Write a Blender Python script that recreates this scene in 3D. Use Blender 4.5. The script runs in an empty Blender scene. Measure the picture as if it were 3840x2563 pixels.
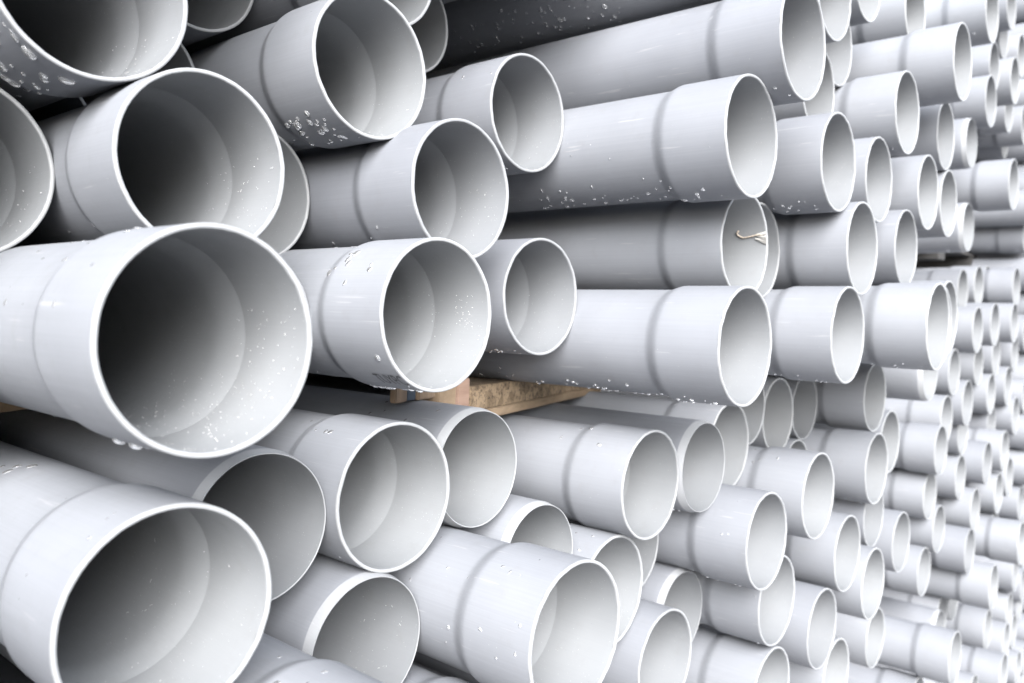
import bpy, bmesh, math, random
from mathutils import Matrix, Vector

# ---------------------------------------------------------------- scene, camera, light
scene = bpy.context.scene
S = 0.06                      # one unit = radius of a pipe socket, 60 mm
Z0 = 1.30                     # camera height over the yard
# stack axes seen from the camera: U along the stack, D along the pipes (away), V up
U = (0.6502713, 0.0, 0.75970207)
Dx = (-0.75898574, -0.04341567, 0.64965816)
V = (0.03298297, -0.9990571, -0.02823196)
cam_data = bpy.data.cameras.new('camera')
cam = bpy.data.objects.new('camera', cam_data)
scene.collection.objects.link(cam)
right = Vector((U[0], Dx[0], V[0])); down = Vector((U[1], Dx[1], V[1])); fwd = Vector((U[2], Dx[2], V[2]))
m = Matrix.Identity(4)
for i in range(3):
    m[i][0] = right[i]; m[i][1] = -down[i]; m[i][2] = -fwd[i]
m[0][3], m[1][3], m[2][3] = 0.0, 0.0, Z0
cam.matrix_world = m
cam_data.sensor_width = 36.0
cam_data.lens = 3090.0 / 3840.0 * 36.0
cam_data.clip_start = 0.01
cam_data.clip_end = 500.0
cam_data.dof.use_dof = True
cam_data.dof.focus_distance = 11.5 * S
cam_data.dof.aperture_fstop = 7.5
scene.camera = cam

SUN_EL, SUN_AZ = 32.0, 221.0          # azimuth clockwise from +Y (north)
world = bpy.data.worlds.new('World'); scene.world = world; world.use_nodes = True
wn = world.node_tree; wn.nodes.clear()
sky = wn.nodes.new('ShaderNodeTexSky'); sky.sky_type = 'NISHITA'; sky.sun_disc = False
sky.sun_elevation = math.radians(SUN_EL); sky.sun_rotation = math.radians(SUN_AZ)
sky.air_density = 1.0; sky.dust_density = 2.0; sky.ozone_density = 1.0
hsv = wn.nodes.new('ShaderNodeHueSaturation'); hsv.inputs['Saturation'].default_value = 0.45   # cloud cover greys the sky
bgn = wn.nodes.new('ShaderNodeBackground'); bgn.inputs['Strength'].default_value = 0.05
wo = wn.nodes.new('ShaderNodeOutputWorld')
wn.links.new(sky.outputs[0], hsv.inputs['Color']); wn.links.new(hsv.outputs[0], bgn.inputs['Color']); wn.links.new(bgn.outputs[0], wo.inputs['Surface'])
sun_d = bpy.data.lights.new('overcast_sun', 'SUN'); sun_d.energy = 1.5; sun_d.angle = math.radians(48); sun_d.color = (1.0, 0.99, 0.98)
sun = bpy.data.objects.new('overcast_sun', sun_d); scene.collection.objects.link(sun)
az, el = math.radians(SUN_AZ), math.radians(SUN_EL)
to_sun = Vector((math.sin(az) * math.cos(el), math.cos(az) * math.cos(el), math.sin(el)))
sun.rotation_euler = to_sun.to_track_quat('Z', 'Y').to_euler()
sun.location = (0, -3, 4)

vs = scene.view_settings
scene.display_settings.display_device = 'sRGB'
vs.view_transform = 'Standard'; vs.look = 'None'; vs.gamma = 1.0; vs.exposure = 3.76
vs.use_curve_mapping = False
scene.cycles.max_bounces = 8; scene.cycles.diffuse_bounces = 4

rng = random.Random(7)
# ---------------------------------------------------------------- materials
def new_mat(name):
    mt = bpy.data.materials.new(name); mt.use_nodes = True
    return mt, mt.node_tree, mt.node_tree.nodes['Principled BSDF']
def N(nt, t, **kw):
    n = nt.nodes.new(t)
    for k, v in kw.items():
        if k in n.inputs: n.inputs[k].default_value = v
        else: setattr(n, k, v)
    return n
def ramp(nt, src, p0, c0, p1, c1):
    r = nt.nodes.new('ShaderNodeValToRGB')
    r.color_ramp.elements[0].position = p0; r.color_ramp.elements[0].color = c0
    r.color_ramp.elements[1].position = p1; r.color_ramp.elements[1].color = c1
    nt.links.new(src, r.inputs[0]); return r
def mix(nt, fac, a, b, mode='MIX'):
    n = nt.nodes.new('ShaderNodeMix'); n.data_type = 'RGBA'; n.blend_type = mode
    for sock, val in ((n.inputs[0], fac), (n.inputs[6], a), (n.inputs[7], b)):
        if hasattr(val, 'is_output'): nt.links.new(val, sock)
        else: sock.default_value = val
    return n.outputs[2]
def pvc(name, col, rough, speck, streak, dirt):
    mt, nt, b = new_mat(name)
    tc = N(nt, 'ShaderNodeTexCoord'); info = N(nt, 'ShaderNodeObjectInfo')
    off = N(nt, 'ShaderNodeVectorMath', operation='SCALE'); off.inputs[3].default_value = 37.0
    nt.links.new(info.outputs['Location'], off.inputs[0])
    add = N(nt, 'ShaderNodeVectorMath', operation='ADD')
    nt.links.new(tc.outputs['Object'], add.inputs[0]); nt.links.new(off.outputs[0], add.inputs[1])
    co = add.outputs[0]
    # die lines along the pipe
    mp = N(nt, 'ShaderNodeMapping'); mp.inputs['Scale'].default_value = (900, 5, 900)
    nt.links.new(tc.outputs['Object'], mp.inputs[0])
    st = N(nt, 'ShaderNodeTexNoise', Scale=1.0, Detail=3.0); nt.links.new(mp.outputs[0], st.inputs['Vector'])
    # broad tone
    big = N(nt, 'ShaderNodeTexNoise', Scale=14.0, Detail=4.0); nt.links.new(co, big.inputs['Vector'])
    tone = ramp(nt, big.outputs['Fac'], 0.25, tuple(x * 0.93 for x in col) + (1,), 0.75, tuple(min(1, x * 1.04) for x in col) + (1,))
    c = tone.outputs[0]
    sr = ramp(nt, st.outputs['Fac'], 0.3, (1 - streak,) * 3 + (1,), 0.7, (1, 1, 1, 1))
    c = mix(nt, 1.0, c, sr.outputs[0], 'MULTIPLY')
    wnz = N(nt, 'ShaderNodeTexWhiteNoise', noise_dimensions='3D'); nt.links.new(info.outputs['Location'], wnz.inputs['Vector'])
    pr = ramp(nt, wnz.outputs['Value'], 0.0, (0.90, 0.90, 0.905, 1), 1.0, (1.05, 1.05, 1.04, 1))
    c = mix(nt, 1.0, c, pr.outputs[0], 'MULTIPLY')
    if streak > 0.04:
        m2 = N(nt, 'ShaderNodeMapping'); m2.inputs['Scale'].default_value = (260, 14, 260); m2.inputs['Rotation'].default_value = (0.05, 0.3, 0.08)
        nt.links.new(co, m2.inputs[0])
        s2 = N(nt, 'ShaderNodeTexNoise', Scale=1.0, Detail=2.0); nt.links.new(m2.outputs[0], s2.inputs['Vector'])
        sm = ramp(nt, s2.outputs['Fac'], 0.70, (0, 0, 0, 1), 0.735, (0.28, 0.28, 0.28, 1))
        c = mix(nt, sm.outputs[0], c, (0.23, 0.23, 0.235, 1))
    # water stain / grime film
    gr = N(nt, 'ShaderNodeTexNoise', Scale=55.0, Detail=6.0, Roughness=0.65); nt.links.new(co, gr.inputs['Vector'])
    gm = ramp(nt, gr.outputs['Fac'], 0.56, (0, 0, 0, 1), 0.8, (dirt,) * 3 + (1,))
    c = mix(nt, gm.outputs[0], c, (0.085, 0.083, 0.078, 1))
    # swarf and dust specks
    for sc, th, keep, tint in speck:
        vo = N(nt, 'ShaderNodeTexVoronoi', Scale=sc); nt.links.new(co, vo.inputs['Vector'])
        lt = N(nt, 'ShaderNodeMath', operation='LESS_THAN'); lt.inputs[1].default_value = th
        nt.links.new(vo.outputs['Distance'], lt.inputs[0])
        sp = N(nt, 'ShaderNodeSeparateColor'); nt.links.new(vo.outputs['Color'], sp.inputs[0])
        gt = N(nt, 'ShaderNodeMath', operation='GREATER_THAN'); gt.inputs[1].default_value = keep
        nt.links.new(sp.outputs[0], gt.inputs[0])
        ml = N(nt, 'ShaderNodeMath', operation='MULTIPLY'); nt.links.new(lt.outputs[0], ml.inputs[0]); nt.links.new(gt.outputs[0], ml.inputs[1])
        c = mix(nt, ml.outputs[0], c, tint)
    nt.links.new(c, b.inputs['Base Color'])
    rr = N(nt, 'ShaderNodeMapRange'); rr.inputs[3].default_value = rough - 0.06; rr.inputs[4].default_value = rough + 0.10
    nt.links.new(gr.outputs['Fac'], rr.inputs[0]); nt.links.new(rr.outputs[0], b.inputs['Roughness'])
    b.inputs['Specular IOR Level'].default_value = 0.36
    bp = N(nt, 'ShaderNodeBump', Strength=0.06, Distance=0.0004)
    nt.links.new(st.outputs['Fac'], bp.inputs['Height']); nt.links.new(bp.outputs[0], b.inputs['Normal'])
    return mt
M_OUT = pvc('grey_pvc_outside', (0.127, 0.1335, 0.148), 0.50, [(420.0, 0.11, 0.988, (0.3, 0.3, 0.3, 1))], 0.08, 0.22)
M_IN = pvc('grey_pvc_inside', (0.127, 0.133, 0.141), 0.42, [(620.0, 0.13, 0.905, (0.32, 0.32, 0.32, 1)), (300.0, 0.07, 0.975, (0.04, 0.04, 0.035, 1))], 0.035, 0.22)
M_CUT = pvc('grey_pvc_cut_edge', (0.140, 0.145, 0.152), 0.55, [], 0.02, 0.10)
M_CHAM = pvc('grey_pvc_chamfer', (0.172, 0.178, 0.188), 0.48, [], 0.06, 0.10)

def water_mat():
    mt, nt, b = new_mat('rain_water')
    b.inputs['Base Color'].default_value = (0.97, 0.98, 1, 1); b.inputs['Roughness'].default_value = 0.03
    b.inputs['IOR'].default_value = 1.333; b.inputs['Transmission Weight'].default_value = 0.93
    return mt
M_WATER = water_mat()

def wood(name, c0, c1, sc=(30, 6, 60), chip=False):
    mt, nt, b = new_mat(name)
    tc = N(nt, 'ShaderNodeTexCoord')
    mp = N(nt, 'ShaderNodeMapping'); mp.inputs['Scale'].default_value = sc
    nt.links.new(tc.outputs['Object'], mp.inputs[0])
    if chip:
        n1 = N(nt, 'ShaderNodeTexVoronoi', Scale=1.0); nt.links.new(mp.outputs[0], n1.inputs['Vector'])
        n2 = N(nt, 'ShaderNodeTexNoise', Scale=2.2, Detail=6.0, Roughness=0.7); nt.links.new(mp.outputs[0], n2.inputs['Vector'])
        sp = N(nt, 'ShaderNodeSeparateColor'); nt.links.new(n1.outputs['Color'], sp.inputs[0])
        r1 = ramp(nt, sp.outputs[0], 0.1, c0 + (1,), 0.8, c1 + (1,))
        r2 = ramp(nt, n2.outputs['Fac'], 0.36, (0.16, 0.11, 0.07, 1), 0.50, (1, 1, 1, 1))
        c = mix(nt, 1.0, r1.outputs[0], r2.outputs[0], 'MULTIPLY'); h = n2.outputs['Fac']
    else:
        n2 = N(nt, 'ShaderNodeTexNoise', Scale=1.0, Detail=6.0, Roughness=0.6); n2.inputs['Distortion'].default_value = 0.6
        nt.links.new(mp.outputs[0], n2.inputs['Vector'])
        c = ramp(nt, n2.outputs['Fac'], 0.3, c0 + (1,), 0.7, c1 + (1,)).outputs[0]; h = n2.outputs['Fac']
    nt.links.new(c, b.inputs['Base Color']); b.inputs['Roughness'].default_value = 0.8
    bp = N(nt, 'ShaderNodeBump', Strength=0.5, Distance=0.002); nt.links.new(h, bp.inputs['Height']); nt.links.new(bp.outputs[0], b.inputs['Normal'])
    return mt
M_PINE = wood('pine_board', (0.09, 0.062, 0.037), (0.155, 0.112, 0.072))
M_PINK = wood('red_pine', (0.13, 0.08, 0.058), (0.185, 0.125, 0.095), (12, 12, 80))
M_BROWN = wood('brown_pine', (0.06, 0.04, 0.027), (0.12, 0.085, 0.055), (120, 120, 10))
M_CHIP = wood('chipboard', (0.085, 0.058, 0.032), (0.165, 0.12, 0.075), (95, 95, 95), chip=True)
def plain(name, col, rough):
    mt, nt, b = new_mat(name)
    tc = N(nt, 'ShaderNodeTexCoord'); n = N(nt, 'ShaderNodeTexNoise', Scale=60.0, Detail=5.0); nt.links.new(tc.outputs['Object'], n.inputs['Vector'])
    r = ramp(nt, n.outputs['Fac'], 0.3, tuple(x * 0.8 for x in col) + (1,), 0.7, tuple(min(1, x * 1.15) for x in col) + (1,))
    nt.links.new(r.outputs[0], b.inputs['Base Color']); b.inputs['Roughness'].default_value = rough
    return mt
M_BLUE = plain('faded_blue_paint', (0.012, 0.02, 0.032), 0.7)
M_TWINE = plain('twine_fibre', (0.24, 0.205, 0.17), 0.9)
M_FILM = plain('cloudy_film', (0.27, 0.265, 0.255), 0.45)
M_SHAVE = plain('plastic_shaving', (0.34, 0.34, 0.34), 0.5)
M_INK = plain('printing_ink', (0.015, 0.016, 0.02), 0.6)
M_SHADEWOOD = wood('gap_shade_wood', (0.005, 0.0048, 0.0048), (0.014, 0.013, 0.0125))  # near-black colour stands in for the shade inside the far gap
M_GROUND = plain('concrete', (0.25, 0.25, 0.26), 0.85)

# ---------------------------------------------------------------- helpers
COL = scene.collection
def link_mesh(name, me, parent=None, mats=()):
    o = bpy.data.objects.new(name, me); COL.objects.link(o)
    if parent is not None: o.parent = parent
    for x in mats:
        if x.name not in [k.name for k in me.materials if k]: me.materials.append(x)
    return o
def W(u, y, v): return Vector((u * S, y * S, Z0 + v * S))
def revolve(name, loops, segs, mats, smooth_angle=35, wob=0.0, seed=0):
    """loops: list of (profile [(r,y)...], material index, jitter); axis along +Y, units of S"""
    r_ = random.Random(seed)
    ph = r_.uniform(0, 6.28); ov = wob * r_.uniform(0.4, 1.0)
    jit = [r_.uniform(-1, 1) for _ in range(segs)]
    jit = [(jit[i] + 0.6 * jit[i - 1] + 0.6 * jit[(i + 1) % segs]) / 2.2 for i in range(segs)]
    verts, faces, mi = [], [], []
    for prof, mat, jt in loops:
        base = len(verts)
        for (r, y) in prof:
            for k in range(segs):
                t = 2 * math.pi * k / segs
                rr = r * (1 + ov * math.cos(2 * t + ph) + ov * 0.4 * math.cos(3 * t + 2 * ph)) + jt * .35 * jit[(k * 7) % segs] * (1 if r < .97 else 0)
                yy = y + jt * jit[k]
                verts.append((rr * math.cos(t) * S, yy * S, rr * math.sin(t) * S))
        for j in range(len(prof) - 1):
            for k in range(segs):
                a = base + j * segs + k; b_ = base + j * segs + (k + 1) % segs
                faces.append((a, b_, b_ + segs, a + segs)); mi.append(mat)
    me = bpy.data.meshes.new(name); me.from_pydata(verts, [], faces)
    me.polygons.foreach_set('material_index', mi)
    for x in mats: me.materials.append(x)
    bm = bmesh.new(); bm.from_mesh(me); bmesh.ops.recalc_face_normals(bm, faces=bm.faces); bm.to_mesh(me); bm.free()
    me.shade_smooth()
    me.set_sharp_from_angle(angle=math.radians(smooth_angle))
    return me
RB, RI, RBI, LEN = 0.93, 0.880, 0.950, 52.0
def flare(r0, r1, y0, y1, n=9):
    out = []
    for i in range(n + 1):
        t = i / n; s = t * t * (3 - 2 * t); out.append((r0 + (r1 - r0) * s, y0 + (y1 - y0) * t))
    return out
def make_kind(kind, segs, seed):
    w = 0.006
    d = {}
    if kind == 'b':
        d['rim'] = revolve('rim', [([(RBI, .030), (RBI + .003, .010), (RBI + .009, .0), (.975, -.001), (.991, .0), (.998, .008), (1.0, .030)], 0, .006)], segs, [M_CUT], 60, w, seed)
        outer = [(1.0, .030), (1.0, .3), (1.0, .8), (1.0, 1.06)] + flare(1.0, RB, 1.10, 1.40, 10) + [(RB, 1.7)]
        inner = [(RI, 1.7)] + [(RI + .07 * (i / 10) ** 1.5, 1.56 - .48 * i / 10) for i in range(11)] + [(RBI, 1.07), (RBI, .6), (RBI, .030)]
        d['socket'] = revolve('socket', [(outer, 0, 0), (inner, 1, 0)], segs, [M_OUT, M_IN], 9, w, seed)
        y0 = 1.7
    elif kind == 's':
        d['rim'] = revolve('rim', [([(RI, .012), (RI + .002, .003), (RI + .004, .0), (.893, .0), (.896, .006)], 0, .003)], segs, [M_CUT], 60, w, seed)
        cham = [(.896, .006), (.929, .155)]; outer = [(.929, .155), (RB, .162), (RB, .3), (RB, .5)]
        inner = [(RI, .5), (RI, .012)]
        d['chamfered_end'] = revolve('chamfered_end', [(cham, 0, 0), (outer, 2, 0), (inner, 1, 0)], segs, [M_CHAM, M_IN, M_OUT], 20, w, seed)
        y0 = .5
    else:
        d['rim'] = revolve('rim', [([(RI, .02), (RI + .004, .005), (RI + .010, .0), (RB - .008, .0), (RB - .002, .006), (RB, .02)], 0, .003)], segs, [M_CUT], 60, w, seed)
        y0 = .02
    n = 6
    outer = [(RB, y0)] + [(RB, y0 + (LEN - y0) * (i / n)) for i in range(1, n + 1)]
    inner = [(RI, LEN)] + [(RI, LEN - (LEN - y0) * (i / n)) for i in range(1, n + 1)]
    d['barrel'] = revolve('barrel', [(outer, 0, 0), ([(RB, LEN), (RI, LEN)], 0, 0), (inner, 1, 0)], segs, [M_OUT, M_IN], 50, w, seed)
    return d
BANK = {}
def bank(kind, near, var):
    k = (kind, near, var)
    if k not in BANK: BANK[k] = make_kind(kind, 128 if near else 56, 11 + var * 5 + (0 if near else 100))
    return BANK[k]
PIPES = {}
def pipe(key, u, y, v, kind, label, group=None):
    near = u < 30
    parts = bank(kind, near, rng.randrange(4))
    root = bpy.data.objects.new('grey_pipe', None); COL.objects.link(root)
    root.empty_display_size = S; root.location = W(u, y, v)
    root['label'] = label; root['category'] = 'pipe'
    if group: root['group'] = group
    rot = rng.uniform(0, 6.28)
    objs = {}
    for nm in ('socket', 'chamfered_end', 'barrel', 'rim'):
        if nm not in parts: continue
        o = bpy.data.objects.new(nm, parts[nm]); COL.objects.link(o)
        if nm == 'rim': o.parent = objs.get('socket') or objs.get('chamfered_end') or objs['barrel']
        else: o.parent = root; o.rotation_euler = (0, rot, 0)
        objs[nm] = o
    PIPES[key] = (root, u, y, v, kind)
    return root

# ---------------------------------------------------------------- the pipes: key, along the stack, depth of the open end, height, kind, label
TABLE = [
    ('A1', 3.619, 8.846, 3.297, 'b', 'large grey pipe cut by the top left corner, droplets hanging underneath'),
    ('A2', 4.673, 8.475, 1.594, 'b', 'wide grey pipe socket resting behind the biggest front pipe, upper left'),
    ('A3', 3.663, 6.447, -0.278, 'b', 'biggest grey pipe socket, jutting out at the left with white shavings inside'),
    ('A4', 2.748, 10.132, 1.421, 'b', 'grey pipe opening cut off by the left edge, beside the biggest pipe'),
    ('B1', 7.397, 9.002, 3.419, 'b', 'grey pipe socket near the top with a cluster of droplets under its rim'),
    ('B2', 8.528, 8.298, 1.818, 'b', 'grey pipe socket behind the lettered pipe, second row of the upper bundle'),
    ('B3', 7.494, 7.644, 0.009, 'b', 'grey pipe socket with black lettering underneath, right of the biggest pipe'),
    ('C1', 11.011, 9.189, 3.544, 'b', 'short grey pipe socket under the dark wet pipe, top centre'),
    ('C2', 10.980, 8.740, 0.381, 'b', 'short grey pipe socket just right of the lettered one'),
    ('D1', 12.892, 5.946, 3.120, 'b', 'long bright grey pipe with a row of droplets, third from the top centre right'),
    ('D2', 13.843, 5.531, 4.875, 'b', 'long grey pipe directly under the dark wet pipe, opening near the top edge'),
    ('D3', 14.464, 6.725, 1.495, 'b', 'shaded grey pipe with frayed twine in its socket'),
    ('D3b', 16.459, 7.321, 1.581, 'b', 'thin-rimmed grey pipe mostly hidden behind the socket holding twine'),
    ('D4', 12.772, 5.849, -0.337, 'b', 'long bright grey pipe lying over the chipboard block of the pallet'),
    ('E1', 17.102, 6.004, 3.396, 'b', 'grey pipe socket right of the long bright pipe with droplets'),
    ('E2', 18.384, 5.869, 1.747, 'b', 'grey pipe socket right of the one holding twine'),
    ('E3', 17.359, 5.751, -0.119, 'b', 'bottom-row grey pipe right of the long pipe above the pallet'),
    ('F1', 21.557, 5.966, 5.328, 'b', 'grey pipe socket in the upper right, under the longest jutting one'),
    ('F2', 24.167, 5.384, 7.121, 'b', 'long jutting grey pipe in the upper right corner, droplets under its rim'),
    ('F3', 20.496, 6.234, 3.563, 'b', 'medium grey pipe socket wedged right of the droplet-free socket, upper right'),
    ('F4', 22.841, 6.203, 2.143, 'b', 'grey pipe socket left of the dark gap between bundles, right side'),
    ('F5', 24.054, 6.043, 3.736, 'b', 'grey pipe socket above the dark gap, left of a narrow one'),
    ('F6', 27.391, 6.307, 3.882, 'b', 'narrow grey pipe socket squeezed above the dark gap, right side'),
    ('L1', 3.572, 6.878, -2.724, 'b', 'large grey pipe socket in the lower left corner'),
    ('L3', 7.348, 8.204, -2.430, 'b', 'grey pipe socket in the lower bundle beneath the lettered pipe'),
    ('L6', 8.724, 6.155, -4.120, 'b', 'large bright grey pipe socket at the bottom centre'),
    ('M1', 13.079, 7.709, -2.951, 'b', 'grey pipe socket under the pallet with droplets below its rim, lower bundle centre'),
    ('M5', 21.178, 8.732, -2.347, 'b', 'left of two thin grey pipe rings standing side by side under the upper bundle'),
    ('M9', 19.043, 6.814, -3.861, 'b', 'grey pipe socket below the two thin rings'),
    ('M10', 24.060, 7.040, -3.851, 'b', 'grey pipe socket below the shaded socket right of the rings'),
    ('M12', 16.219, 6.806, -4.384, 'b', 'grey pipe socket right of the chamfered end, centre right of the lower bundle'),
    ('M13', 22.168, 7.115, -5.875, 'b', 'grey pipe socket right of the centre right one, lower bundle'),
    ('M15', 24.055, 6.995, -7.080, 'b', 'grey pipe socket low right, under the recessed opening'),
    ('M17', 20.696, 7.170, -7.497, 'b', 'grey pipe socket low right of the half hidden opening'),
    ('H5', 40.033, 7.849, 0.158, 'b', 'first grey pipe in the second far row under the dark gap'),
    ('H8', 20.492, 4.807, 0.125, 'b', 'protruding grey pipe at the end of the bottom row above the lower bundle, right'),
    ('I2', 37.636, 8.363, -3.596, 'b', 'grey pipe below the chamfered end, far bundle left column'),
    ('J1', 36.464, 8.575, -6.619, 'b', 'grey pipe in the far left column, third one under the chamfered end'),
    ('J5', 37.714, 8.473, -8.201, 'b', 'grey pipe in the far left column, fourth one under the chamfered end'),
    ('T1', 6.182, 11.526, 5.000, 'c', 'grey pipe end hanging at the top between the corner pipe and the next'),
    ('T2', 5.487, 11.900, 3.271, 'c', 'dark-mouthed grey pipe showing a sliver between two large upper left pipes'),
    ('T3', 9.951, 11.109, 5.244, 'c', 'recessed grey pipe end right of the cluster-droplet socket, at the top'),
    ('T4', 8.088, 9.620, 5.300, 'b', 'pale grey pipe end cut by the top edge, above the cluster-droplet socket'),
    ('T5', 13.850, 6.199, 6.879, 'b', 'dark wet grey pipe spotted with droplets, running along the top edge'),
    ('A2b', 6.587, 10.642, 1.686, 'b', 'recessed grey pipe crescent peeking right of the wide upper left socket'),
    ('A3b', 5.584, 9.156, -0.188, 'b', 'recessed grey pipe crescent peeking right of the biggest front pipe'),
    ('E4', 17.764, 6.479, 7.139, 'b', 'grey pipe socket cut by the top edge, touching the rim of the long upper pipe'),
    ('E5', 20.530, 7.354, 6.967, 'b', 'grey pipe end hanging just behind the long upper pipe rim, top right'),
    ('E6', 18.855, 7.146, 5.447, 'b', 'thin-rimmed grey pipe half hidden under the long upper pipe rim'),
    ('E7', 21.463, 7.004, 8.738, 'b', 'grey pipe whose lower rim just dips below the top edge, upper right'),
    ('F7', 34.542, 7.248, 3.963, 's', 'chamfered grey pipe end just above the dark gap at the right'),
    ('F8', 26.641, 6.292, 5.774, 'b', 'shaded grey pipe socket under the long jutting pipe, upper right'),
    ('F9', 34.545, 7.279, 7.100, 's', 'chamfered grey pipe end right of the shaded socket, upper right'),
    ('F10', 24.909, 6.807, 8.907, 'b', 'grey pipe behind the long jutting pipe, cut by the top edge at right'),
    ('G1', 31.482, 6.198, 10.792, 'b', 'far grey pipe with droplets at the top right, cut by the top edge'),
    ('G2', 42.456, 7.858, 13.374, 'b', 'small far grey pipe end right of the droplet-marked one, top right'),
    ('G3', 40.566, 7.275, 14.039, 'b', 'small far grey pipe hanging from the top edge, second from the right edge'),
    ('G4', 45.392, 7.617, 13.220, 'b', 'far grey pipe end cut by the right edge, near the top'),
    ('G5', 39.284, 7.558, 11.161, 'b', 'far grey pipe end right of the long jutting pipe rim'),
    ('G6', 41.281, 7.130, 10.994, 'b', 'far grey pipe end near the right edge, third down from the top corner'),
    ('G7', 36.829, 7.146, 9.134, 'b', 'far grey pipe socket lower right of the long jutting pipe'),
    ('G8', 46.373, 8.205, 10.872, 'b', 'small far grey pipe end right of the fourth far socket, upper right'),
    ('G9', 51.194, 9.195, 10.518, 'b', 'small far grey pipe end right of the upper chamfered one'),
    ('G10', 57.070, 9.623, 11.020, 'b', 'tiny far grey pipe end near the right edge, above the protruding far pipe'),
    ('G11', 37.377, 6.324, 5.896, 'b', 'protruding far grey pipe reaching the right edge, above the dark gap'),
    ('G12', 51.863, 8.060, 5.433, 'b', 'far grey pipe lying just above the dark gap, opening past the right edge'),
    ('G13', 49.204, 7.948, 10.754, 'b', 'far grey pipe end touching the right edge, upper right'),
    ('H1', 41.621, 8.837, 1.904, 'b', 'first small grey pipe end under the dark gap, right side'),
    ('H2', 45.093, 8.888, 2.286, 'b', 'second small grey pipe end under the dark gap, right side'),
    ('H3', 50.704, 9.601, 2.672, 'b', 'third small grey pipe end under the dark gap, right side'),
    ('H4', 48.785, 7.909, 2.432, 'b', 'last grey pipe end under the dark gap, by the right edge'),
    ('H6', 43.529, 7.835, 0.443, 'b', 'second grey pipe in the second far row under the dark gap'),
    ('H7', 47.974, 7.781, 0.595, 'b', 'third grey pipe in the second far row, near the right edge'),
    ('H8b', 22.492, 5.209, 0.171, 'b', 'grey pipe rim tucked tight behind the protruding bottom-row end'),
    ('H8c', 24.482, 5.513, 0.402, 'b', 'outermost of the rims tucked behind the protruding bottom-row end'),
    ('H9', 38.838, 8.421, -1.665, 'b', 'first grey pipe in the third far row under the dark gap'),
    ('H10', 44.629, 8.644, -1.510, 'b', 'second grey pipe in the third far row under the dark gap'),
    ('H11', 46.863, 8.322, -1.073, 'b', 'third grey pipe in the third far row under the dark gap'),
    ('H12', 50.620, 8.129, -0.971, 'b', 'fourth grey pipe in the third far row, near the right edge'),
    ('H13', 52.305, 7.895, 0.114, 'b', 'fourth grey pipe in the second far row, cut by the right edge'),
    ('I1', 29.239, 7.039, -1.336, 's', 'chamfered grey pipe end below the protruding bottom-row pipe'),
    ('I3', 40.294, 8.155, -3.041, 'b', 'grey pipe in the fourth far row, second from the left'),
    ('I4', 46.191, 8.339, -2.961, 'b', 'grey pipe in the fourth far row, third from the left'),
    ('I5', 48.689, 8.041, -2.643, 'b', 'grey pipe in the fourth far row, fourth from the left'),
    ('I6', 49.910, 7.836, -4.231, 'b', 'grey pipe in the fifth far row, by the right edge'),
    ('I7', 35.951, 8.136, -4.682, 'b', 'recessed grey pipe just under the far left column socket'),
    ('I8', 41.667, 8.557, -4.502, 'b', 'recessed grey pipe in the fifth far row, second from the left'),
    ('I9', 47.555, 8.506, -4.571, 'b', 'recessed grey pipe in the fifth far row, third from the left'),
    ('I10', 41.702, 8.585, -6.550, 'b', 'grey pipe in the sixth far row, second from the left'),
    ('I11', 43.636, 7.890, -6.027, 'b', 'grey pipe in the sixth far row, third from the left'),
    ('I12', 45.867, 7.583, -5.651, 'b', 'grey pipe in the sixth far row, fourth from the left'),
    ('I13', 56.915, 8.662, -6.086, 'b', 'grey pipe in the sixth far row, touching the right edge'),
    ('I14', 48.229, 7.717, -7.228, 'b', 'grey pipe in the seventh far row, by the right edge'),
    ('J2', 42.892, 8.158, -8.163, 'b', 'grey pipe in the seventh far row, second from the left'),
    ('J3', 45.846, 7.749, -7.728, 'b', 'grey pipe in the seventh far row, third from the left'),
    ('J4', 55.291, 8.412, -9.355, 'b', 'dim grey pipe by the right edge, level with the seventh far row'),
    ('J6', 46.121, 7.894, -9.713, 'b', 'grey pipe in the eighth far row, third from the left'),
    ('J7', 40.739, 7.877, -9.596, 'b', 'grey pipe in the eighth far row, second from the left'),
    ('J8', 28.951, 7.603, -6.939, 'b', 'mid-sized grey pipe socket left of the far bundle, right of two stacked sockets'),
    ('J9', 36.478, 8.671, -9.778, 'b', 'grey pipe in the far left column, fifth one under the chamfered end'),
    ('J10', 44.191, 6.451, -9.595, 'b', 'dim blue-grey pipe cut by the right edge, eighth far row'),
    ('K1', 41.849, 7.087, -11.263, 'b', 'bright blue-grey far pipe in the lower right, ninth row'),
    ('K2', 47.409, 8.195, -14.969, 'b', 'blue-grey far pipe in the lower right, tenth row'),
    ('K3', 42.160, 9.163, -13.172, 'b', 'recessed slanting grey pipe in the lower right, upper of two'),
    ('K3b', 44.164, 9.122, -12.892, 'b', 'recessed grey pipe rim right of the two slanting ones, lower right'),
    ('K4', 38.464, 8.442, -12.749, 's', 'recessed slanting grey pipe with chamfered end, lower right'),
    ('K5', 34.312, 6.945, -12.201, 'b', 'bright grey pipe with socket in the lower right, cut by the bottom edge'),
    ('K6', 43.689, 6.824, -15.774, 'b', 'bright far grey pipe in the bottom right corner'),
    ('K7', 49.153, 7.635, -15.956, 'b', 'small far grey pipe end left of the dark corner, lower right'),
    ('K8', 29.046, 8.298, -10.350, 'b', 'grey pipe socket left of the slanting recessed pipes, lower right'),
    ('K9', 33.914, 8.075, -14.166, 'b', 'grey pipe barely rising above the bottom edge, lower right'),
    ('K10', 40.147, 7.353, -15.802, 'b', 'grey pipe under the bottom right row, cut by the bottom edge'),
    ('L2', 5.424, 8.376, -2.562, 's', 'chamfered grey pipe end under the biggest front pipe'),
    ('L4', 9.280, 8.515, -2.326, 's', 'chamfered grey pipe end in front of the pallet blocks'),
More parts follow.
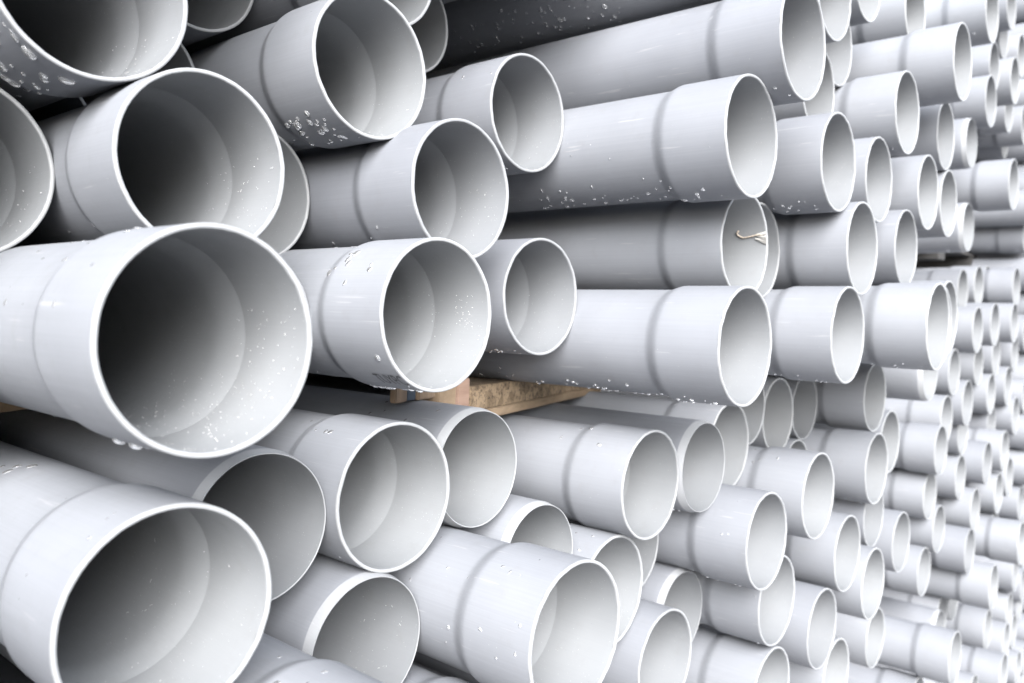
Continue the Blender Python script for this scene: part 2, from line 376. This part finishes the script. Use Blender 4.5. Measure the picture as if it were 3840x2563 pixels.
    ('L5', 6.860, 8.120, -4.290, 's', 'chamfered grey pipe end at the bottom, right of the corner pipe'),
    ('L7', 10.577, 8.274, -3.937, 's', 'chamfered grey pipe end behind the bright bottom centre socket'),
    ('L8', 12.402, 8.015, -4.834, 'b', 'grey pipe opening tucked right behind the bright bottom centre socket'),
    ('L9', 14.318, 8.773, -4.574, 'c', 'recessed grey pipe rim behind the opening right of bottom centre'),
    ('L10', 15.770, 8.438, -6.193, 's', 'chamfered grey pipe end right of bottom centre, half covered'),
    ('L11', 13.824, 7.686, -6.442, 'b', 'grey pipe opening at the bottom in front of a half covered chamfered end'),
    ('L12', 14.802, 9.661, -8.110, 'b', 'grey pipe just showing under the bright bottom centre socket rim'),
    ('L13', 5.080, 5.950, -4.650, 'b', 'bright grey pipe cut by the bottom edge between corner pipe and chamfered end'),
    ('M2', 15.006, 7.668, -2.850, 's', 'chamfered grey pipe end touching the droplet-marked socket under the pallet'),
    ('M3', 17.464, 8.309, -2.745, 'b', 'recessed grey pipe right of the chamfered end, top of the lower bundle'),
    ('M4', 19.272, 8.697, -2.024, 'c', 'recessed grey pipe rim peeking behind the top of the lower bundle'),
    ('M6', 23.108, 8.772, -2.239, 'c', 'right of two thin grey pipe rings standing side by side under the upper bundle'),
    ('M7', 22.202, 8.591, -3.987, 'c', 'small recessed grey pipe arch under the two thin rings'),
    ('M7b', 20.581, 9.589, -4.904, 'c', 'tiny recessed grey pipe arch left of the socket under the two rings'),
    ('M8', 24.946, 7.433, -1.936, 'b', 'shaded grey pipe socket right of the two thin rings'),
    ('M11', 27.606, 7.716, -3.515, 'b', 'narrow grey pipe opening peeking right of the shaded socket'),
    ('M14', 25.191, 7.394, -5.419, 'c', 'recessed grey pipe opening under the socket right of the rings'),
    ('M16', 17.750, 7.163, -6.071, 'b', 'grey pipe opening half hidden under the centre right socket'),
    ('M18', 17.717, 7.187, -8.141, 'b', 'grey pipe socket cut by the bottom edge, right of centre'),
    ('M19', 22.260, 7.301, -9.242, 'b', 'grey pipe opening at the bottom edge under the low right sockets'),
    ('L14', 7.790, 6.700, -5.930, 'b', 'grey pipe barely showing at the bottom edge under the bright bottom centre socket'),
]
GROUP = 'grey drain pipes stacked in bundles'
for row in TABLE: pipe(*row, group=GROUP)
FILL = [(1.76, 9.15, -0.25, 0), (1.62, 9.27, -2.66, 1), (-0.15, 9.25, -0.25, 1), (-0.30, 4.32, -2.66, 1), (-2.05, 8.47, -0.25, 1), (-2.20, 4.00, -2.66, 1), (50.08, 7.35, -19.48, 3), (52.00, 7.54, -19.48, 3), (53.92, 7.33, -19.48, 3), (55.48, 7.75, -18.40, 3), (50.92, 7.30, -17.80, 3), (52.84, 7.28, -17.80, 3), (54.40, 7.28, -16.72, 3), (51.76, 7.72, -16.12, 3), (55.48, 7.33, -15.16, 3), (53.32, 7.72, -15.04, 3), (50.56, 7.78, -14.68, 3), (16.24, 8.72, -13.96, 1), (18.16, 8.95, -13.96, 1), (20.08, 8.15, -13.96, 1), (22.00, 9.40, -13.96, 1), (23.92, 8.97, -13.96, 1), (25.84, 9.44, -13.96, 1), (27.76, 9.32, -13.96, 1), (52.12, 7.42, -13.60, 3), (54.40, 7.29, -13.48, 3), (14.56, 7.91, -13.00, 1), (50.44, 7.56, -12.64, 3), (17.08, 7.81, -12.28, 1), (19.00, 8.95, -12.28, 1), (20.92, 8.37, -12.28, 1), (22.84, 8.33, -12.28, 1), (24.76, 9.19, -12.28, 1), (26.68, 13.70, -12.28, 0), (12.76, 8.34, -12.04, 1), (53.20, 7.62, -12.04, 3), (55.48, 7.79, -11.92, 3), (15.40, 7.84, -11.32, 1), (51.52, 7.71, -11.08, 3), (17.92, 7.83, -10.60, 1), (19.84, 9.14, -10.60, 1), (23.68, 13.42, -10.60, 0), (25.60, 13.95, -10.60, 0), (13.60, 7.82, -10.36, 1), (53.20, 7.31, -10.12, 3), (-5.00, 7.79, -10.00, 1), (9.16, 9.08, -10.00, 1), (11.08, 9.38, -10.00, 1), (16.24, 9.40, -9.64, 1), (27.28, 13.36, -9.64, 0), (7.36, 8.40, -9.04, 1), (51.64, 7.67, -9.04, 3), (24.52, 12.77, -8.92, 0), (12.52, 9.07, -8.80, 1), (10.00, 9.16, -8.32, 1), (53.32, 7.22, -8.20, 3), (-5.00, 7.64, -8.08, 1), (5.68, 8.38, -8.08, 1), (26.20, 14.03, -8.08, 0), (55.12, 7.40, -7.48, 3), (4.00, 9.37, -7.12, 1), (11.44, 13.86, -7.12, 0), (51.64, 7.39, -7.12, 3), (9.64, 12.94, -6.40, 0), (27.04, 12.70, -6.40, 0), (53.32, 7.61, -6.28, 3), (-5.00, 7.74, -6.16, 1), (2.20, 7.88, -6.16, 1), (55.12, 7.52, -5.56, 3), (51.52, 7.34, -5.20, 3), (0.64, 8.81, -5.08, 1), (-4.40, 8.18, -4.36, 1), (53.20, 7.23, -4.36, 3), (55.00, 7.22, -3.64, 3), (51.64, 7.70, -3.28, 3), (-5.00, 4.56, -2.56, 1), (53.32, 7.58, -2.44, 3), (55.12, 7.26, -1.72, 3), (-4.40, 7.72, -0.76, 1), (14.68, 14.61, -0.52, 0), (26.20, 13.24, -0.52, 0), (54.28, 7.80, -0.04, 3), (27.88, 14.63, 0.32, 0), (-5.00, 8.18, 1.04, 1), (0.76, 8.63, 1.40, 1), (26.08, 14.32, 1.40, 0), (55.48, 7.37, 1.40, 3), (53.44, 7.29, 1.64, 3), (-4.16, 8.98, 2.72, 1), (1.60, 9.43, 3.08, 1), (54.64, 7.50, 3.08, 3), (14.92, 13.35, 3.32, 0), (52.48, 7.36, 3.32, 3), (-5.00, 8.80, 4.40, 1), (0.64, 8.41, 4.76, 1), (53.68, 7.66, 4.76, 3), (2.56, 8.98, 4.88, 1), (15.76, 14.16, 5.00, 0), (11.92, 14.40, 5.24, 0), (55.48, 7.62, 5.36, 3), (4.36, 8.28, 5.48, 1), (-4.16, 8.65, 6.08, 1), (50.32, 7.38, 6.68, 3), (53.32, 7.59, 6.68, 3), (2.68, 8.79, 6.80, 1), (6.76, 7.82, 6.80, 1), (9.04, 8.73, 6.92, 1), (10.96, 8.23, 6.92, 1), (15.76, 14.18, 6.92, 0), (27.76, 13.66, 7.28, 0), (55.12, 7.59, 7.28, 3), (4.48, 9.16, 7.40, 1), (-5.00, 8.47, 7.76, 1), (51.76, 7.70, 7.88, 3), (12.40, 8.40, 8.12, 1), (7.84, 9.23, 8.36, 1), (19.24, 14.67, 8.36, 0), (5.92, 8.97, 8.60, 1), (9.88, 9.46, 8.60, 1), (14.68, 9.43, 8.60, 1), (53.56, 7.52, 8.60, 3), (16.60, 8.08, 8.72, 1), (26.80, 14.59, 8.96, 0), (55.36, 7.49, 9.20, 3), (-3.92, 8.58, 9.32, 1), (23.08, 14.33, 9.68, 0), (11.32, 8.09, 9.80, 1), (13.24, 9.13, 9.80, 1), (18.04, 8.79, 9.92, 1), (8.68, 8.93, 10.04, 1), (20.08, 8.52, 10.04, 1), (15.52, 8.86, 10.28, 1), (27.88, 14.44, 10.52, 0), (53.08, 7.63, 10.52, 3), (25.72, 12.57, 10.64, 0), (-5.00, 8.16, 10.88, 1), (54.88, 7.33, 11.12, 3), (52.12, 7.58, 12.20, 3), (50.08, 7.48, 12.44, 3), (53.92, 7.23, 12.80, 3), (51.28, 7.39, 13.88, 3), (55.48, 7.32, 13.88, 3), (53.08, 7.48, 14.48, 3), (50.08, 7.57, 15.32, 3), (54.64, 7.34, 15.56, 3), (51.88, 7.20, 15.92, 3), (53.44, 7.37, 17.00, 3), (50.08, 7.27, 17.24, 3), (55.48, 7.42, 17.24, 3)]
FL = ['grey pipe set back deep in a dark gap of the near stack', 'unseen grey pipe added out of frame to shade the stack', 'grey pipe set back deep in a gap of the far bundle', 'far dim grey pipe end packed along the right edge']
for (a, y, b, z) in FILL: pipe('f', a, y, b, 'c', FL[z], FL[z].replace('pipe', 'pipes'))  # unseen pipes out of frame are added to shade the stack, some jutting forward
# ---------------------------------------------------------------- rain drops, shavings and print on the pipes
SPH = []
def drop_template(nu=12, nv=5):
    vs_, fs_ = [(0, 0, 1)], []
    for j in range(1, nv + 1):
        a = (math.pi * 0.56) * j / nv
        for i in range(nu):
            t = 2 * math.pi * i / nu; vs_.append((math.sin(a) * math.cos(t), math.sin(a) * math.sin(t), math.cos(a)))
    for i in range(nu): fs_.append((0, 1 + i, 1 + (i + 1) % nu))
    for j in range(nv - 1):
        for i in range(nu):
            a = 1 + j * nu + i; b_ = 1 + j * nu + (i + 1) % nu; fs_.append((a, a + nu, b_ + nu, b_))
    fs_.append(tuple(1 + (nv - 1) * nu + i for i in range(nu))[::-1])
    return vs_, fs_
DT = drop_template()
def surf(key, th, yr, r):
    t = math.radians(th); return Vector((r * math.cos(t), yr, r * math.sin(t))), Vector((math.cos(t), 0, math.sin(t)))
def out_r(kind, yr):
    if kind != 'b' or yr > 1.40: return RB
    if yr < 1.10: return 1.0
    s = (yr - 1.10) / .30; s = s * s * (3 - 2 * s); return 1.0 + (RB - 1.0) * s
DROPS = [
    ('A1', 30, 212, 264, .05, 1.9, .022, .055), ('A1', 5, 236, 264, .1, 1.2, .05, .07), ('B1', 26, 226, 262, .25, 1.15, .025, .065), ('B1', 7, 100, 150, .2, 1.6, .015, .03),
    ('A3', 9, 246, 270, .35, 2.3, .045, .075), ('A3', 16, 95, 178, .2, 2.6, .016, .036), ('A3', 4, 92, 105, .9, 2.4, .05, .07),
    ('B3', 10, 254, 268, .10, 1.35, .04, .065), ('B3', 9, 115, 165, .4, 1.5, .025, .05), ('B3', 1, 210, 230, .2, 1.0, .03, .045), ('B3', 4, 88, 100, 1.0, 2.2, .03, .05),
    ('C1', 7, 228, 262, .05, .9, .02, .04), ('C1', 6, 100, 150, .1, .9, .015, .03), ('C2', 5, 238, 258, .1, 1.4, .025, .045), ('C2', 8, 250, 262, .6, 3.0, .02, .035),
    ('T5', 120, 205, 262, 3.0, 17, .022, .058), ('T5', 60, 245, 268, 3.0, 17, .02, .04), ('D2', 8, 225, 262, .1, 2.5, .02, .045),
    ('D1', 46, 238, 264, .1, 7.5, .018, .048), ('D1', 12, 222, 240, .1, 7, .018, .04), ('D1', 8, 110, 200, .1, 5, .012, .028),
    ('D3', 6, 225, 262, .1, 4, .015, .03), ('D4', 46, 240, 266, .1, 8, .018, .046), ('D4', 9, 215, 242, .1, 7, .02, .04),
    ('E1', 8, 236, 262, .1, 1.6, .02, .05), ('E2', 4, 230, 262, .1, 1.6, .02, .04), ('E3', 7, 240, 264, .1, 1.8, .02, .045), ('M1', 7, 235, 264, .05, 1.6, .02, .045), ('M1', 5, 95, 135, .1, 2, .02, .05),
    ('M2', 4, 238, 262, .1, 1.6, .02, .04), ('M12', 7, 236, 264, .1, 2, .02, .045), ('M12', 5, 110, 190, .1, 1.4, .015, .03), ('M9', 5, 100, 200, .1, 1.6, .02, .04), ('M9', 5, 240, 264, .1, 2, .02, .04), ('M10', 5, 240, 264, .1, 2, .02, .04),
    ('M13', 4, 240, 262, .1, 1.5, .02, .04), ('M16', 5, 150, 262, .1, 2, .02, .04), ('F1', 7, 230, 262, .1, 2, .02, .05), ('F2', 7, 230, 262, .1, 3, .02, .05), ('F3', 4, 230, 262, .1, 2, .02, .04), ('H8', 6, 236, 264, .1, 2.5, .02, .045), ('G1', 6, 225, 262, .1, 2.5, .025, .055), ('F7', 14, 225, 264, .1, 5, .03, .05), ('G12', 10, 230, 264, .1, 6, .03, .05), ('I1', 8, 235, 262, .1, 4, .02, .04),
    ('L1', 4, 92, 125, 1.6, 3.4, .03, .05), ('L1', 6, 100, 190, .1, 1.6, .01, .022), ('L3', 5, 92, 140, .3, 1.6, .02, .055), ('L3', 2, 205, 240, .1, .6, .02, .03), ('L4', 5, 92, 135, .4, 2.2, .02, .04), ('L4', 3, 230, 262, .05, .8, .02, .03),
    ('L6', 22, 105, 205, .2, 2.4, .014, .034), ('L13', 9, 85, 140, .6, 2.6, .02, .045), ('L7', 4, 85, 120, .3, 1.5, .02, .04), ('L8', 3, 90, 130, .2, 1.2, .02, .04), ('B2', 3, 205, 236, .6, 2.4, .02, .045), ('B2', 5, 85, 110, -.0, 1.2, .02, .035), ('A2', 3, 215, 238, 1.2, 2.2, .015, .03), ('A2b', 2, 250, 300, .1, .6, .03, .05),
]
BEADS = ['A2', 'A3', 'B1', 'B2', 'B3', 'C1', 'C2', 'D1', 'D2', 'D3', 'D4', 'E1', 'E2', 'E3', 'F1', 'F3', 'F4', 'M1', 'M2', 'M9', 'M12', 'M13', 'M10', 'H8', 'L3', 'L6', 'M8', 'M16', 'M17']
DROPS += [(k, 14, 244, 268, .08, 2.8, .010, .026) for k in BEADS] + [('T5', 130, 205, 262, 2.5, 17, .014, .036)]
by = {}
for row in DROPS: by.setdefault(row[0], []).append(row[1:])
for key, specs in by.items():
    root, u0, y0, v0, kind = PIPES[key]
    verts, faces = [], []
    for (cnt, t0, t1, a0, a1, s0, s1) in specs:
        for _ in range(cnt):
            th = rng.uniform(t0, t1); yr = rng.uniform(a0, a1)
            if kind == 's' and yr < .3: yr += .3
            yr = max(yr, .06)
            sz = s0 + (s1 - s0) * rng.random() ** 1.7
            r = out_r(kind, yr)
            p, n = surf(key, th, yr, r - 0.002)
            ax = Vector((0, 1, 0)); tg = ax.cross(n)
            up = abs(n.z) > .9
            ea = sz * rng.uniform(.8, 1.2); eb = sz * rng.uniform(.85, 1.35); hh = sz * (rng.uniform(.30, .42) if n.z > 0 else rng.uniform(.5, .68))
            base = len(verts); sag = Vector((0, 0, -1)) - n * (-n.z)
            ph = rng.uniform(0, 6.28)
            for (x, y_, z) in DT[0]:
                k = 1 + .12 * math.cos(2 * math.atan2(y_, x) + ph)
                q = p + ax * (x * ea * k) + tg * (y_ * eb * k) + n * (z * hh) + sag * (max(z, 0) * sz * .28)
                verts.append(tuple(q * S))
            faces += [tuple(base + i for i in f) for f in DT[1]]
    me = bpy.data.meshes.new('water_droplets'); me.from_pydata(verts, [], faces); me.shade_smooth()
    o = link_mesh('water_droplets', me, root, [M_WATER]); o['kind'] = 'stuff'

# white plastic shavings lying in the sockets
SHAV = [('A1', 70, 255, 350, .1, 2.0), ('A2', 60, 270, 380, .08, 1.6), ('A3', 150, 250, 335, .1, 2.2), ('A3', 35, 330, 380, .1, 1.2), ('B1', 26, 275, 350, .1, 1.2), ('B2', 40, 285, 372, .1, 1.6), ('B3', 30, 350, 378, .3, .65), ('B3', 35, 270, 380, .1, 1.6), ('C1', 24, 280, 380, .1, 1.3), ('C2', 14, 280, 380, .1, 1.2), ('L1', 40, 260, 380, .2, 2.2), ('L5', 24, 290, 375, .2, 1.2), ('A4', 30, 290, 375, .2, 1.4)]
by = {}
for row in SHAV: by.setdefault(row[0], []).append(row[1:])
for key, specs in by.items():
    root, u0, y0, v0, kind = PIPES[key]
    verts, faces = [], []
    for (cnt, t0, t1, a0, a1) in specs:
        for _ in range(cnt):
            th = rng.uniform(t0, t1); yr = rng.uniform(a0, a1)
            ri = (RI if (kind != 'b' or yr > 1.56) else (RBI if yr < 1.08 else RI + .07 * max(0, (1.56 - yr) / .48) ** 1.5))
            p, n = surf(key, th, yr, ri - .004)
            n = -n; ax = Vector((0, 1, 0)); tg = ax.cross(n); a = rng.uniform(0, 6.28)
            e = ax * math.cos(a) + tg * math.sin(a); f_ = n.cross(e)
            l = .002 + .018 * rng.random() ** 4; w = rng.uniform(.0012, .0032)
            base = len(verts)
            for k in range(4):
                c = e * (l * (k / 3 - .5) * 2) + n * (.006 * math.sin(math.pi * k / 3))
                for sgn in (-1, 1): verts.append(tuple((p + c + f_ * (w * sgn)) * S))
                for sgn in (-1, 1): verts.append(tuple((p + c + f_ * (w * sgn) + n * .0025) * S))
            for k in range(3):
                b0 = base + 4 * k; b1 = b0 + 4
                faces += [(b0, b1, b1 + 1, b0 + 1), (b0 + 2, b0 + 3, b1 + 3, b1 + 2), (b0, b0 + 2, b1 + 2, b1), (b0 + 1, b1 + 1, b1 + 3, b0 + 3)]
    me = bpy.data.meshes.new('plastic_shavings'); me.from_pydata(verts, [], faces)
    o = link_mesh('plastic_shavings', me, root, [M_SHAVE]); o['kind'] = 'stuff'

# black print on the underside of one socket
cu = bpy.data.curves.new('print_source', 'FONT'); cu.body = 'TUYPC'; cu.size = 1.0; cu.resolution_u = 3
to = bpy.data.objects.new('print_source', cu); COL.objects.link(to)
dg = bpy.context.evaluated_depsgraph_get(); tm = bpy.data.meshes.new_from_object(to.evaluated_get(dg))
bpy.data.objects.remove(to)
bm = bmesh.new(); bm.from_mesh(tm); bmesh.ops.triangulate(bm, faces=bm.faces); bmesh.ops.subdivide_edges(bm, edges=bm.edges, cuts=1)
xs = [v_.co.x for v_ in bm.verts]; ys = [v_.co.y for v_ in bm.verts]; x0, x1, yb, yt = min(xs), max(xs), min(ys), max(ys)
for v_ in bm.verts:
    fx = (v_.co.x - x0) / (x1 - x0); fy = (v_.co.y - yb) / (yt - yb)
    t = math.radians(243.0 - 13.0 * fy); yr = .56 - .53 * fx; r = 1.009
    v_.co = Vector((r * math.cos(t), yr, r * math.sin(t))) * S
bm.to_mesh(tm); bm.free(); tm.name = 'printed_lettering'
lo = link_mesh('printed_lettering', tm, PIPES['B3'][0], [M_INK]); lo['label'] = 'black printed letters TUYPC on the underside of the socket'

# ---------------------------------------------------------------- pallet between the two bundles
pal = bpy.data.objects.new('wooden_pallet', None); COL.objects.link(pal)
pal.location = W(10.84, 10.2, -1.9)
pal['label'] = 'wooden pallet with a chipboard block between upper and lower pipe bundles'; pal['category'] = 'pallet'
E1 = Vector((.955, .296, 0)); E2 = Vector((-.296, .955, 0)); PO = Vector((10.84, 10.2, 0))
def slab(name, s0, s1, t0, t1, v0, v1, mat, bev=.02, label=None, rough=.0):
    bm = bmesh.new(); bmesh.ops.create_cube(bm, size=1.0)
    for q in bm.verts:
        w = PO + E1 * (s0 + (q.co.x + .5) * (s1 - s0)) + E2 * (t0 + (q.co.y + .5) * (t1 - t0)) + Vector((0, 0, v0 + (q.co.z + .5) * (v1 - v0)))
        q.co = (w - Vector((10.84, 10.2, -1.9))) * S
    bmesh.ops.bevel(bm, geom=list(bm.edges), offset=bev * S, segments=2, affect='EDGES')
    me = bpy.data.meshes.new(name); bm.to_mesh(me); bm.free()
    o = link_mesh(name, me, pal, [mat])
    if label: o['label'] = label
    return o
slab('bottom_board', -.03, 9.0, -.035, 1.7, -1.905, -1.725, M_PINE)
slab('chipboard_block', 0.0, 7.6, 0.0, 1.6, -1.722, -1.262, M_CHIP, .015, 'coarse chipboard block')
slab('pallet_block', -.47, -.02, .02, .5, -1.71, -1.10, M_PINK, .02, 'reddish pine block')
slab('pallet_block', -1.13, -.50, .05, .5, -1.60, -1.08, M_PINE, .02)
slab('pallet_block', -1.72, -1.16, .10, .36, -1.38, -1.06, M_BROWN, .02, 'dark brown pine block')
slab('paint_patch', -2.02, -1.75, .14, .4, -1.37, -1.04, M_BLUE, .01, 'dark blue painted block')
slab('pallet_block', -2.40, -2.05, .12, .24, -1.38, -1.02, M_BROWN, .02)
# deck board that shows under the big pipe at the left
def board_uv(name, a, b_, w, v0, v1, mat):
    a = Vector((*a, 0)); b_ = Vector((*b_, 0)); e = (b_ - a); n = Vector((-e.y, e.x, 0)).normalized()
    bm = bmesh.new(); bmesh.ops.create_cube(bm, size=1.0)
    for q in bm.verts:
        p = a + e * (q.co.x + .5) + n * ((q.co.y + .5) * w) + Vector((0, 0, v0 + (q.co.z + .5) * (v1 - v0)))
        q.co = (p - Vector((10.84, 10.2, -1.9))) * S
    bmesh.ops.bevel(bm, geom=list(bm.edges), offset=.015 * S, segments=2, affect='EDGES')
    me = bpy.data.meshes.new(name); bm.to_mesh(me); bm.free(); link_mesh(name, me, pal, [mat])
board_uv('deck_board', (2.2, 11.2), (5.4, 12.9), 1.4, -1.46, -1.235, M_PINE)

pal2 = bpy.data.objects.new('added_far_pallet', None); COL.objects.link(pal2); pal2.location = W(45, 10, 3.55)  # boards added to darken the gap between the far bundles
pal2['label'] = 'added wooden pallet, coloured near-black as shade in the gap between the far bundles, right side'; pal2['category'] = 'pallet'
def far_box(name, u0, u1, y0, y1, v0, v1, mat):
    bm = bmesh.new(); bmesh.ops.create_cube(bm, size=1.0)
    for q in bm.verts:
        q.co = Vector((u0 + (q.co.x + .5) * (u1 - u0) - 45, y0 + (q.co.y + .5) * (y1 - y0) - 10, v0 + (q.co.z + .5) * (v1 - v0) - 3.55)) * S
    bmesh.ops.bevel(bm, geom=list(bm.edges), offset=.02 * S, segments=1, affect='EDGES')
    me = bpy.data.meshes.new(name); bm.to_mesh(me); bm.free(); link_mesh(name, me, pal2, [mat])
for k in range(4): far_box('deck_board', 33, 56, 10.6 + k * 3.2, 12.9 + k * 3.2, 4.26, 4.44, M_SHADEWOOD)
for uu in (34.0, 44.5, 51.5): far_box('pallet_block', uu, uu + 1.2, 10.6, 20, 3.62, 4.25, M_SHADEWOOD)

# ---------------------------------------------------------------- frayed twine caught in a pipe end
rt = PIPES['D3']
tw = bpy.data.objects.new('frayed_twine', None); COL.objects.link(tw); tw.location = W(rt[1], rt[2], rt[3])
tw['label'] = 'frayed tan twine with cloudy film stuck inside a pipe socket'; tw['category'] = 'twine'
path = [(24, .565), (22, .60), (19, .595), (16.8, .545), (15.2, .49), (15.6, .42), (16.4, .34), (17.4, .25), (18.3, .17), (18.8, .06)]
def tube(name, pts, rad, mat, par, k=8):
    verts, faces = [], []
    for i, p in enumerate(pts):
        tn = (pts[min(i + 1, len(pts) - 1)] - pts[max(i - 1, 0)]).normalized()
        a = tn.cross(Vector((1, 0, .3))).normalized(); b_ = tn.cross(a)
        rr = rad * (1 + .25 * math.sin(i * 2.3))
        for j in range(k):
            t = 2 * math.pi * j / k + i * .5; verts.append(tuple((p + a * (rr * math.cos(t)) + b_ * (rr * math.sin(t))) * S))
    for i in range(len(pts) - 1):
        for j in range(k): faces.append((i * k + j, i * k + (j + 1) % k, (i + 1) * k + (j + 1) % k, (i + 1) * k + j))
    faces.append(tuple(range(k))[::-1]); faces.append(tuple((len(pts) - 1) * k + j for j in range(k)))
    me = bpy.data.meshes.new(name); me.from_pydata(verts, [], faces); me.shade_smooth(); return link_mesh(name, me, par, [mat])
def inpt(th, yr, r): t = math.radians(th); return Vector((r * math.cos(t), yr, r * math.sin(t)))
fine = []
for i in range(len(path) - 1):
    for k in range(3):
        t = k / 3; fine.append(inpt(path[i][0] * (1 - t) + path[i + 1][0] * t, path[i][1] * (1 - t) + path[i + 1][1] * t, RBI - .020))
tube('strand', fine, .016, M_TWINE, tw)
for th0, th1, yy0 in ((18.5, 19.5, .20), (17.5, 15.0, .22), (13.5, 10.5, .24), (12.5, 8.0, .20), (16.0, 12.5, .18)):
    pts = [inpt(th0 + (th1 - th0) * t, yy0 + (.015 - yy0) * t, RBI - .010 - .004 * math.sin(5 * t)) for t in [i / 7 for i in range(8)]]
    verts = []
    for i, p in enumerate(pts):
        wv = .016 + .020 * (i / 7)
        for sgn in (-1, 1):
            for hgt in (0, .004): verts.append(tuple((p + Vector((-hgt, 0, wv * sgn))) * S))
    faces = []
    for i in range(7):
        a = 4 * i; b_ = a + 4
        faces += [(a, b_, b_ + 2, a + 2), (a + 1, a + 3, b_ + 3, b_ + 1), (a, a + 1, b_ + 1, b_), (a + 2, b_ + 2, b_ + 3, a + 3)]
    me = bpy.data.meshes.new('film_strip'); me.from_pydata(verts, [], faces); me.shade_smooth(); link_mesh('film_strip', me, tw, [M_FILM])

# ---------------------------------------------------------------- ground
me = bpy.data.meshes.new('ground'); me.from_pydata([(-60, -60, 0), (60, -60, 0), (60, 60, 0), (-60, 60, 0)], [], [(0, 1, 2, 3)])
g = link_mesh('ground', me, None, [M_GROUND]); g['kind'] = 'structure'
